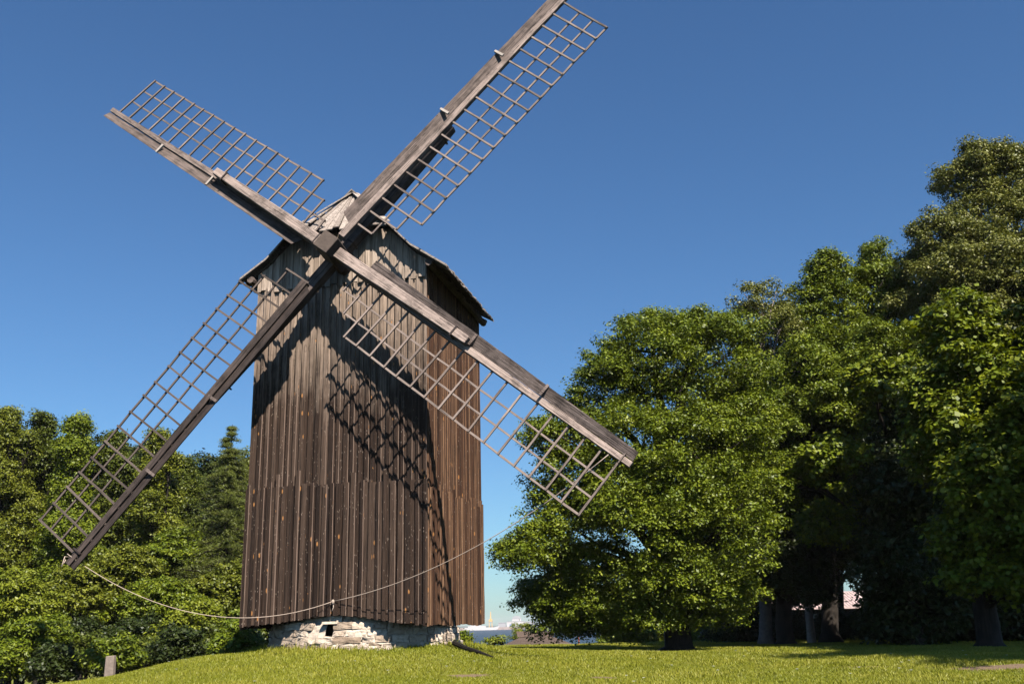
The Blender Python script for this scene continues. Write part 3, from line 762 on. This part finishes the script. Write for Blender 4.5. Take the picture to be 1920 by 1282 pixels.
bark = wood('bark', 2, (.018,.014,.010), (.032,.025,.019), (.055,.043,.033), bump=1., cracks=True)
LEAFK = .50
def tree(name, label, cat, x, y, lobes, spacing, size, nleaf, mat, trunk_r, seed, group=None, hole=.12, inner=.35, trunk_top=None, flat=.62, barkm=None, aspect=.55, forks=1, up=.9):
    r = np.random.default_rng(seed); zb = g(x, y)
    e = empty(name, (x, y, zb)); tag(e, label, cat, group)
    L = [(a-x, b-y, c-zb, rx, ry, rz) for (a, b, c, rx, ry, rz) in lobes]
    C, Rr = crown_clumps(L, spacing, r, inner, hole)
    k = C[:, 2] > .1; C, Rr = C[k], Rr[k]
    V, t = leaves(C, Rr, int(nleaf*LEAFK), size, r, flat, aspect, up)
    fast_mesh('crown', V, 4, t, mat, e)
    rs = random.Random(seed); hi = sorted(L, key=lambda l: -l[2])
    if trunk_top is not None: hi = [(0, 0, trunk_top, 1, 1, 1)]
    top = hi[0][2]; q = MB()
    for fk in range(min(forks, len(hi))):
        ex, ey, ez = hi[fk][:3]; pts = []; rad = []
        for i in range(10):
            f = (i/9)**1.5; g_ = f**1.6
            pts.append((ex*g_+rs.uniform(-.05, .05)*(i > 0), ey*g_+rs.uniform(-.05, .05)*(i > 0), -.15+f*(ez+.15)))
            rad.append(trunk_r*(1.9 if i == 0 else 1.02 if i == 1 else 1)*(1-.86*f)*(1 if fk == 0 else .7)+.01)
        q.tube(pts, rad, 10, .5)
    for l in L:                                # a limb to every lobe, with twigs
        ez = l[2]; z0 = min(max(ez*.55, .9), top*.85); f = z0/top; g_ = f**1.6
        s0 = Vector((hi[0][0]*g_, hi[0][1]*g_, z0)); e0 = Vector((l[0], l[1], ez)); n = 6; pts = []
        for i in range(n+1):
            ff = i/n; p = s0.lerp(e0, ff)+Vector((0, 0, math.sin(ff*math.pi)*.12*(e0-s0).length)); p += Vector((rs.uniform(-1, 1), rs.uniform(-1, 1), rs.uniform(-1, 1)))*.06*(0 < i < n); pts.append(p)
        q.tube(pts, [trunk_r*.42*(1-.8*i/n)+.01 for i in range(n+1)], 6, .4)
        for _ in range(5):
            d = Vector((rs.gauss(0, 1), rs.gauss(0, 1), rs.gauss(.3, .8))).normalized(); b0 = pts[rs.randint(3, n)]
            e1 = Vector((l[0]+d.x*l[3]*.85, l[1]+d.y*l[4]*.85, l[2]+d.z*l[5]*.85))
            q.tube([b0, b0.lerp(e1, .5)+Vector((0, 0, .1)), e1], [.05, .035, .012], 5, .5)
    q.build('trunk', barkm or bark, e, smooth=True)
    return e
def lob(px, py, rx, ry, d, dy=0., depth=1.):
    """a foliage mass measured in the photograph, given its own distance and real size"""
    dd = d+dy; c = at(px, py, dd); k = dd/F/1.0
    return (c[0], c[1], c[2], rx*k, (rx+ry)/2*k*depth, ry*k)
oak = leaf_mat('oak_leaves', (.040,.070,.003), (.125,.165,.006), (.26,.29,.016), .15)
ash = leaf_mat('grey_green_leaves', (.050,.065,.010), (.15,.16,.024), (.30,.28,.07), .12)
maple = leaf_mat('maple_leaves', (.045,.075,.003), (.13,.17,.005), (.29,.31,.015), .2)
dark = leaf_mat('shade_painted_leaves', (.010,.022,.002), (.028,.042,.004), (.045,.06,.006), .08)  # leaf albedo taken near black to paint in the wood's deep shade
deep = leaf_mat('deep_green_leaves', (.028,.045,.004), (.075,.098,.007), (.16,.175,.016), .12)
alder = leaf_mat('alder_leaves', (.045,.065,.004), (.13,.15,.009), (.26,.265,.022), .14)
pale = leaf_mat('young_leaves', (.11,.14,.006), (.18,.21,.012), (.26,.28,.02), .2)
spruce_m = leaf_mat('spruce_needles', (.05,.07,.008), (.095,.115,.014), (.16,.17,.03), .1)
DO = 31.
b_ = at(1272, 1225, DO)
tree('oak_tree', 'big broad oak with low hanging branches right of the windmill', 'oak', b_[0], b_[1],
     [lob(1290, 690, 150, 95, DO, 0), lob(1190, 700, 110, 75, DO, .5), lob(1330, 640, 90, 55, DO, .8), lob(1220, 640, 80, 50, DO+1), lob(1130, 760, 75, 70, DO, .2),
      lob(1060, 800, 60, 45, DO, 1), lob(1030, 830, 45, 35, DO, -.5), lob(1190, 840, 110, 80, DO, -1), lob(1300, 850, 140, 100, DO, -1.6), lob(1110, 900, 85, 70, DO, -.4), lob(1050, 940, 70, 45, DO, .3),
      lob(1020, 1030, 75, 45, DO, -1.0), lob(965, 1045, 45, 24, DO, -1.2), lob(1090, 1020, 90, 65, DO, -.3), lob(1060, 1110, 75, 55, DO, 0), lob(1140, 1120, 95, 60, DO, -.8),
      lob(1220, 1000, 120, 90, DO, -2.), lob(1260, 1100, 100, 60, DO, -2), lob(1350, 1000, 110, 95, DO, -1.6), lob(1390, 800, 100, 90, DO, -.3), lob(1350, 1110, 70, 45, DO, -1), lob(1060, 1150, 60, 36, DO, .4), lob(1040, 1172, 48, 24, DO, .8), lob(1090, 1180, 50, 22, DO, .6), lob(1120, 1165, 70, 34, DO, -.6), lob(1020, 1120, 50, 40, DO, .6), lob(1200, 1150, 70, 36, DO, -1.6), lob(1180, 940, 110, 80, DO, -1.2), lob(1330, 1150, 60, 34, DO, -1.2), lob(1280, 930, 110, 70, DO, -2.2), lob(1400, 920, 80, 80, DO, 0)],
     .60, .09, 110, oak, .42, 1, hole=.24, inner=.34, trunk_top=7.)
b_ = at(1440, 1225, 37)
tree('slender_tree', 'thin crowned tall tree showing bare grey branches just right of the oak', 'tree', b_[0], b_[1],
     [lob(1430, 570, 55, 42, 37), lob(1400, 610, 45, 40, 37, .6), lob(1460, 620, 40, 45, 37, -.6), lob(1420, 690, 60, 50, 37, .5), lob(1440, 790, 60, 50, 37), lob(1400, 740, 40, 45, 37)],
     .55, .09, 80, ash, .22, 2, hole=.42, inner=.1, forks=2, barkm=plain('grey_bark', (.19,.15,.13), .9, .3, 8))
b_ = at(1560, 1225, 38)
tree('twin_peaked_tree', 'mid height green tree with two pointed tops between the oak and the tallest tree', 'tree', b_[0], b_[1],
     [lob(1550, 510, 38, 38, 38, 0), lob(1545, 570, 60, 50, 38), lob(1640, 500, 38, 38, 38, .8), lob(1640, 560, 60, 60, 38, .3), lob(1590, 650, 110, 75, 38, -.5), lob(1540, 740, 105, 80, 38, -1), lob(1640, 740, 100, 90, 38, -.5),
      lob(1560, 850, 110, 80, 38, -1.2), lob(1480, 640, 60, 55, 38), lob(1480, 880, 60, 36, 34), lob(1475, 785, 60, 40, 34), lob(1690, 560, 40, 50, 38), lob(1580, 760, 70, 50, 33), lob(1520, 700, 70, 50, 34), lob(1660, 660, 70, 50, 34)],
     .64, .105, 110, oak, .3, 3, hole=.16, inner=.5)
b_ = at(1835, 1235, 36)
tree('tall_tree', 'tallest olive green tree at the right edge rising above all others', 'tree', b_[0], b_[1],
     [lob(1840, 300, 50, 34, 36), lob(1810, 345, 60, 42, 36, .5), lob(1890, 345, 50, 50, 36, .5), lob(1840, 400, 80, 50, 36), lob(1760, 450, 62, 45, 36, -.4), lob(1850, 480, 110, 65, 36, -.6), lob(1930, 430, 60, 80, 36),
      lob(1735, 520, 60, 55, 36, .3), lob(1800, 580, 110, 75, 36, -.5), lob(1920, 580, 80, 90, 36, 0), lob(1750, 660, 70, 60, 36, .5), lob(1960, 700, 100, 120, 36, 0), lob(1860, 700, 100, 100, 36, 1), lob(1990, 520, 80, 120, 36, 0), lob(1900, 300, 34, 26, 36, .4), lob(1800, 520, 80, 50, 34), lob(1890, 520, 80, 60, 33), lob(1830, 620, 90, 60, 33)],
     .64, .10, 110, ash, .38, 4, hole=.2, inner=.36, forks=2)
b_ = at(1860, 1240, 26)
tree('maple_tree', 'leafy bright green maple filling the lower right, its crown nearest the lawn', 'maple', b_[0], b_[1],
     [lob(1800, 620, 75, 65, 25.5, .6), lob(1850, 700, 100, 80, 25.5, 0), lob(1760, 760, 70, 60, 25.5, .4), lob(1890, 780, 110, 80, 25.5, -1), lob(1780, 850, 75, 55, 25.5, .5), lob(1850, 900, 100, 70, 25.5, -1.3),
      lob(1900, 1000, 110, 70, 25.5, -1.5), lob(1820, 1020, 70, 50, 25.5, -.5), lob(1960, 880, 90, 90, 25.5, -1), lob(1870, 1080, 70, 40, 25.5, -1), lob(1940, 1090, 70, 40, 25.5, -1), lob(1980, 640, 80, 90, 25.5, 0)],
     .62, .13, 75, maple, .3, 5, hole=.18, inner=.5, flat=.5, aspect=.85)
b_ = at(1690, 1235, 33)
tree('young_maple', 'smaller bright leaved maple with spreading twigs left of the big maple', 'maple', b_[0], b_[1],
     [lob(1700, 730, 50, 60, 32, .8), lob(1690, 800, 62, 50, 32, 0), lob(1660, 870, 70, 50, 32, .5), lob(1620, 960, 70, 45, 32, .3), lob(1700, 930, 70, 55, 32, 1), lob(1560, 990, 55, 40, 32, .4), lob(1600, 820, 50, 60, 33, 1.2), lob(1640, 720, 55, 36, 29), lob(1560, 860, 50, 30, 30), lob(1480, 900, 45, 26, 31)],
     .55, .13, 85, maple, .2, 6, hole=.2, flat=.5, aspect=.85)
# trees deeper in the wood, shade put into their leaf colour
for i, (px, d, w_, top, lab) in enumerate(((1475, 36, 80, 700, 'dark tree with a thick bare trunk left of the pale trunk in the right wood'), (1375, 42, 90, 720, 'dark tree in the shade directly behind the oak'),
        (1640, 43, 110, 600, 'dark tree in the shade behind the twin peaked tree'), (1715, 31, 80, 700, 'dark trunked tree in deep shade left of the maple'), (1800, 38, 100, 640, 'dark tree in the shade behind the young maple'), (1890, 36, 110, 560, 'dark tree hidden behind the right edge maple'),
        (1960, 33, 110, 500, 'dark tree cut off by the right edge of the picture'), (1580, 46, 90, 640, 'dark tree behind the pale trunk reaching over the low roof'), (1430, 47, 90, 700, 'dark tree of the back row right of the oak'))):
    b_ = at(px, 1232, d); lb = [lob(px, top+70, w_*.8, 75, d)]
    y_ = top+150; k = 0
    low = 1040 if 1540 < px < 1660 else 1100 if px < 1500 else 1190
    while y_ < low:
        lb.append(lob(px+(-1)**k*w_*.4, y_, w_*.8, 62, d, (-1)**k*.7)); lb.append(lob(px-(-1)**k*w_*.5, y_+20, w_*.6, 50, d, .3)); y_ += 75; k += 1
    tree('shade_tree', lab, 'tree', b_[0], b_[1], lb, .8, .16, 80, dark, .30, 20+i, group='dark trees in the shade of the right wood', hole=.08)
# the tree beyond the right edge whose crown shades the wood behind it
tree('broad_tree', 'broad tree standing beyond the right edge whose crown shades the lawn', 'tree', 16.2, 17.2, [(13.6, 15.6, 9.2, 3., 3., 1.8), (16, 17, 10.6, 3., 3., 2.), (18.5, 20.5, 13., 3., 3., 2.), (12.4, 14., 9.6, 2., 2.4, 1.3), (16.4, 19.6, 10.6, 2.4, 2.6, 1.6), (19, 17, 9, 3, 3, 2)], .9, .16, 90, maple, .4, 55, hole=.15)
# pale bare trunk standing in a gap, and slim trunk beside it
e = None
b_ = at(1522, 1190, 39)
tree('birch_tree', 'slim pale trunked tree standing in a gap before the pink roofed building', 'birch', b_[0], b_[1],
     [lob(1525, 1000, 45, 35, 39), lob(1500, 930, 40, 35, 39), lob(1560, 950, 40, 40, 39)], .55, .11, 34, oak, .16, 31, hole=.4,
     barkm=plain('pale_bark', (.36,.27,.21), .9, .35, 10))
# low shrubs along the foot of the right wood
for i, (px, py, w_, d, lab) in enumerate(((1400, 1170, 70, 41, 'low dark shrub under the oak crown beside its trunk'), (1460, 1175, 70, 43, 'low shrub left of the pale birch trunk'), (1585, 1180, 80, 42, 'low shrub in front of the pink roofed building'),
        (1700, 1185, 90, 40, 'low shadowed shrub between the young maple and the big maple'), (1880, 1180, 110, 36, 'low shadowed shrub under the big maple'), (1180, 1190, 55, 58, 'low green bush on the lawn edge behind the oak'), (1240, 1185, 55, 60, 'bush behind the oak trunk at the top of the bank'), (1330, 1180, 70, 55, 'bush right of the oak trunk at the top of the bank'))):
    b_ = at(px, 1215, d)
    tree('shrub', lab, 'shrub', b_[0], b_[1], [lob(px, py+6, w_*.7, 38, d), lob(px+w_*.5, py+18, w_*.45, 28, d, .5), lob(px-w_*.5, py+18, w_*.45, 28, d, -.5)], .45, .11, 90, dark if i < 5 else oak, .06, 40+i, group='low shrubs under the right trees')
# the two waterside bushes and the bush right of the base
for i, (px, py, rx, ry, d, mt, lab) in enumerate(((930, 1204, 16, 8, 48, pale, 'light green bush left of the thatched hut on the bank'), (866, 1193, 15, 11, 44, oak, 'small leafy bush by the right end of the stone base'), (985, 1190, 22, 18, 75, pale, 'yellowish bush behind the thatched hut roof'))):
    b_ = at(px, py+ry, d)
    tree('bush', lab, 'bush', b_[0], b_[1], [lob(px, py, rx, ry, d), lob(px-rx*.7, py+6, rx*.5, ry*.7, d), lob(px+rx*.6, py+6, rx*.5, ry*.7, d)], .35, .10, 34, mt, .04, 60+i, hole=.3)

# left wood
LT = [(15, 790, 80, 48), (80, 800, 70, 50), (145, 800, 65, 47), (-60, 780, 90, 49), (215, 835, 60, 49), (295, 830, 62, 47), (345, 885, 45, 52), (462, 880, 40, 54), (500, 880, 60, 55)]
names_l = ['leafy tree with a high round top near the left edge', 'leafy tree second from the left edge with a domed top', 'leafy tree with a rounded top left of the sail lattice', 'leafy tree cut off by the left edge',
           'leafy tree seen through the lattice of the lower left sail', 'leafy tree rising behind the tip half of the lower left sail', 'slim leafy tree just left of the spruce', 'leafy tree between the spruce and the mill wall', 'leafy tree hidden mostly behind the mill wall']
for i, ((px, top, hw, d), lab) in enumerate(zip(LT, names_l)):
    b_ = at(px, 1240, d); r_ = random.Random(i+5); lb = []
    y_ = top+18; k = 0; lb += [lob(px+r_.uniform(-4, 4), top+6, 11, 20, d), lob(px+r_.choice((-1, 1))*hw*.38, top+44, 13, 22, d, -.3)]
    while y_ < 1235:
        wid = hw*min(.92, .26+.17*k)*r_.uniform(.85, 1.1)
        lb.append(lob(px+r_.uniform(-.3, .3)*hw*(k > 0), y_, wid*.75, 40, d, r_.uniform(-.6, .6)))
        if k: lb.append(lob(px+r_.choice((-1, 1))*wid*.55, y_+r_.uniform(-12, 18), wid*.5, 30, d, r_.uniform(-1.3, .3)))
        y_ += 52; k += 1
    tree('leafy_tree', lab, 'tree', b_[0], b_[1], lb, .74, .12, 105, (alder, deep, oak, deep, deep, alder, deep, alder, deep)[i], .25, 80+i, group='leafy trees of the left wood', hole=.15, inner=.5, flat=.5)
# second row closing the wood, leaves coloured dark for the shade there
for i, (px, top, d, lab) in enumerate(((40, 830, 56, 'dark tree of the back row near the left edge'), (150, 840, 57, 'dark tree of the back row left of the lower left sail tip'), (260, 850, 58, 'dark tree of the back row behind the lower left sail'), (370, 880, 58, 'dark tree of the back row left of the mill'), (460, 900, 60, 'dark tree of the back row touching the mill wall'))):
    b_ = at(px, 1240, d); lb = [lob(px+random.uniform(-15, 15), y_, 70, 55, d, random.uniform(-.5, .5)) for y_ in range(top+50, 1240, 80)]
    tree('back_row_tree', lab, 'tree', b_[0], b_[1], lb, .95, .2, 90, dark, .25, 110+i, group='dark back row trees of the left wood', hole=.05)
# shrubs at the foot of the left wood
SH = [(20, 1130, 75, 60, 36, pale, 'bright green bush at the left edge of the lawn'), (70, 1200, 70, 40, 35, oak, 'dark green bush low at the left corner of the lawn'), (150, 1110, 65, 50, 41, alder, 'rounded bush left of the grey post'), (230, 1070, 70, 45, 42, alder, 'greyish green bush under the lower left sail tip'),
      (300, 1130, 75, 45, 41, oak, 'dark bush behind and right of the grey post'), (370, 1175, 60, 40, 39, pale, 'light bush at the lawn edge under the rope'), (420, 1110, 60, 50, 43, alder, 'bush left of the mill beneath the rope'), (330, 1040, 60, 45, 45, oak, 'tall bush above the slack of the rope'),
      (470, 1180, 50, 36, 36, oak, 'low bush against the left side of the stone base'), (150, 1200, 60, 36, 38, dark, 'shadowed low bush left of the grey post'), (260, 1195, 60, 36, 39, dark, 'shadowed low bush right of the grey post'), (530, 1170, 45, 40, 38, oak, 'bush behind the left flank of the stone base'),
      (480, 1090, 50, 60, 45, alder, 'tall bush beside the lower left mill corner')]
where = ['at the left edge', 'second from the left edge', 'third from the left edge', 'left of the grey post', 'behind the grey post', 'just right of the grey post', 'midway between the grey post and the mill', 'left of the slack of the rope', 'under the slack of the rope', 'close to the left side of the stone base']
for k, wh_ in enumerate(where):
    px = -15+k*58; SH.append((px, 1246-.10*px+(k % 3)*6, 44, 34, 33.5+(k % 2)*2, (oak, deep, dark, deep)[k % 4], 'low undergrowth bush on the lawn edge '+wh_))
for i, (px, py, rx, ry, d, mt, lab) in enumerate(SH):
    b_ = at(px, py+ry, d)
    tree('bush', lab, 'bush', b_[0], b_[1], [lob(px, py, rx*.7, ry*.8, d, .2), lob(px-rx*.55, py+ry*.25, rx*.5, ry*.6, d, -.3), lob(px+rx*.5, py+ry*.2, rx*.5, ry*.65, d, .3), lob(px+rx*.1, py-ry*.5, rx*.45, ry*.45, d)],
         .46, .115, 95, mt, .07, 130+i, group='bushes along the foot of the left wood', hole=.2, flat=.5)
# spruce
def spruce(px, top_px, d, label):
    b_ = at(px, 1240, d); x, y = b_[0], b_[1]; zb = g(x, y); top = at(px, top_px, d)[2]-zb
    e = empty('spruce_tree', (x, y, zb)); tag(e, label, 'spruce'); r = np.random.default_rng(77); C = []; Rr = []
    q = MB(); q.tube([(0, 0, -.1), (0, 0, top*.5), (0.03, 0, top)], [.2, .1, .012], 8, .4)
    z = 2.
    while z < top-.1:
        f = 1-(z/top); rad = .12+3.4*f**.9; nb = 11 if f > .1 else 5
        for k in range(nb):
            a = r.random()*6.28; L_ = rad*(.5+.75*r.random()); dz_ = -.28*L_
            q.tube([(0, 0, z), (math.cos(a)*L_*.6, math.sin(a)*L_*.6, z+dz_*.9), (math.cos(a)*L_, math.sin(a)*L_, z+dz_*.8)], [.025, .014, .005], 4, .4)
            for j in np.arange(.18, 1.01, .16): C.append((math.cos(a)*L_*j, math.sin(a)*L_*j, z+dz_*j+.02)); Rr.append(.11+.13*L_*(1-j*.5))
        z += .24+.12*f
    V, t = leaves(np.array(C), np.array(Rr), 40, .10, r, .30, .2, .4)
    fast_mesh('crown', V, 4, t, spruce_m, e); q.build('trunk', bark, e)
spruce(410, 796, 45, 'pointed dark spruce with a narrow top between the sail and the mill')

# ------------------------------------------------------------------ small things
# grey post
b_ = at(206, 1256, 29); zb = g(b_[0], b_[1]); e = MB(); h = .50
zt = at(206, 1228, 29)[2]
e.hexa([(-.13, -.10, -.2), (.13, -.10, -.2), (.14, .10, -.2), (-.12, .10, -.2), (-.12, -.09, zt-zb-.02), (.11, -.09, zt-zb), (.12, .09, zt-zb), (-.12, .09, zt-zb-.03)], .6)
o = e.build('stone_post', plain('post_stone', (.20,.16,.13), .9, .35, 9, .4), bevel=.02); o.location = (b_[0], b_[1], zb)
tag(o, 'short squat grey post standing at the left lawn edge', 'post')
# red stake
b_ = at(1085, 1207, 44); zb = g(b_[0], b_[1]); e = MB(); e.tube([(0, 0, -.1), (.01, 0, .18), (0, 0, .38)], [.03, .028, .022], 6, .5)
o = e.build('stake', plain('stake_paint', (.35,.09,.04), .7)); o.location = (b_[0], b_[1], zb); tag(o, 'small reddish stake on the lawn edge below the oak crown', 'stake')
# dark tube standing in for the shadow line along the mound edge
a = at(852, 1203, 22.3); c = at(925, 1226, 20.2); pa = Vector((a[0], a[1], g(a[0], a[1])+.10)); pc = Vector((c[0], c[1], g(c[0], c[1])+.015)); e = MB()
e.tube([pa, pa.lerp(pc, .33)-Vector((0, 0, .02)), pa.lerp(pc, .66), pc], [.06, .05, .038, .02], 8, .2)
tag(e.build('mound_shadow', bark), 'dark tapering strip standing in for the mound edge shadow right of the stone base', 'shadow strip')
# hut with hipped shingle roof on the bank
thatch = wood('old_shingles', 2, (.07,.048,.036), (.12,.085,.066), (.18,.135,.108), bump=.9)
hx, hy = at(1003, 1213, 60)[:2]; zE = at(990, 1213, 60)[2]; zR = at(990, 1186, 60)[2]
e = empty('thatched_hut', (hx, hy, g(hx, hy))); tag(e, 'small hut with a steep brown hipped roof on the bank by the water', 'hut'); z0 = g(hx, hy)
q = MB(); q.box(-1.6, 2.0, -1.2, 2.6, -.5, zE-z0+.15, .3); q.build('wall', M['side_dark'], e)
q = MB(); zt = zR-z0; ze = zE-z0
A = [(-2.0, -1.6, ze), (2.4, -1.6, ze), (2.4, 3.0, ze), (-2.0, 3.0, ze)]; T = [(-.7, .6, zt-.22), (.9, .6, zt-.22), (.9, .8, zt-.22), (-.7, .8, zt-.22)]
q.hexa(A+T, .5)
for k in range(9):
    f = k/9.; f1 = (k+1)/9.
    P0 = [Vector(A[i]).lerp(Vector(T[i]), f) for i in range(4)]; P1 = [Vector(A[i]).lerp(Vector(T[i]), f1-.01) for i in range(4)]
    o_ = [(-.05, -.05), (.05, -.05), (.05, .05), (-.05, .05)]
    q.hexa([(p.x+a_*1., p.y+b2, p.z+.03) for p, (a_, b2) in zip(P0, o_)]+[(p.x, p.y, p.z+.03) for p in P1], .3+.5*random.random())
q.build('roof', thatch, e)
q = MB(); q.hexa([(-.98, .35, zt-.22), (1.1, .38, zt-.22), (1.1, 1.0, zt-.22), (-.98, 1.05, zt-.22), (-1.05, .67, zt+.10), (1.15, .67, zt+.06), (1.15, .73, zt+.06), (-1.05, .73, zt+.10)], .35); q.build('ridge_cap', thatch, e)
# long low building behind the right wood
bx0, by = at(1400, 1140, 55)[:2]; bx1 = at(1790, 1140, 55)[0]; zR = at(1600, 1108, 55)[2]; zE = at(1600, 1140, 55)[2]; gz0 = g((bx0+bx1)/2, by)
e = empty('long_building', ((bx0+bx1)/2, by, gz0)); tag(e, 'long low dark building with a pale pinkish roof behind the right trees', 'building')
hw = (bx1-bx0)/2; q = MB(); q.box(-hw+.3, hw-.3, .4, 5.6, -.6, zE-gz0+.05, .3); q.build('wall', M['side_dark'], e)
q = MB(); zr = zR-gz0; ze = zE-gz0
q.poly([(-hw, 0, ze), (hw, 0, ze), (hw, 3, zr), (-hw, 3, zr), (-hw, 6, ze), (hw, 6, ze), (-hw, 0, ze+.08), (hw, 0, ze+.08), (hw, 3, zr+.08), (-hw, 3, zr+.08), (-hw, 6, ze+.08), (hw, 6, ze+.08)],
       [(0,3,2,1),(3,4,5,2),(6,7,8,9),(9,8,11,10),(0,1,7,6),(4,10,11,5),(0,6,9,3),(3,9,10,4),(1,2,8,7),(2,5,11,8)], .5)
for k in range(60):
    x = -hw+2*hw*k/60; q.hexa([(x, -.02, ze+.085), (x+.05, -.02, ze+.085), (x+.05, 2.98, zr+.085), (x, 2.98, zr+.085), (x, -.02, ze+.11), (x+.05, -.02, ze+.11), (x+.05, 2.98, zr+.11), (x, 2.98, zr+.11)], .5)
q.build('roof', plain('pink_roof', (.50,.37,.34), .8, .2, 3.), e)
for k in range(5):
    q = MB(); x = -hw+2+k*(2*hw-4)/4; q.box(x-.5, x+.5, .36, .397, .5, 1.2, .5); q.build('window', plain('window_glass', (.04,.05,.06), .2, .1), e)
print('faces', sum(len(o.data.polygons) for o in bpy.data.objects if o.type == 'MESH'), 'objects', len(bpy.data.objects))
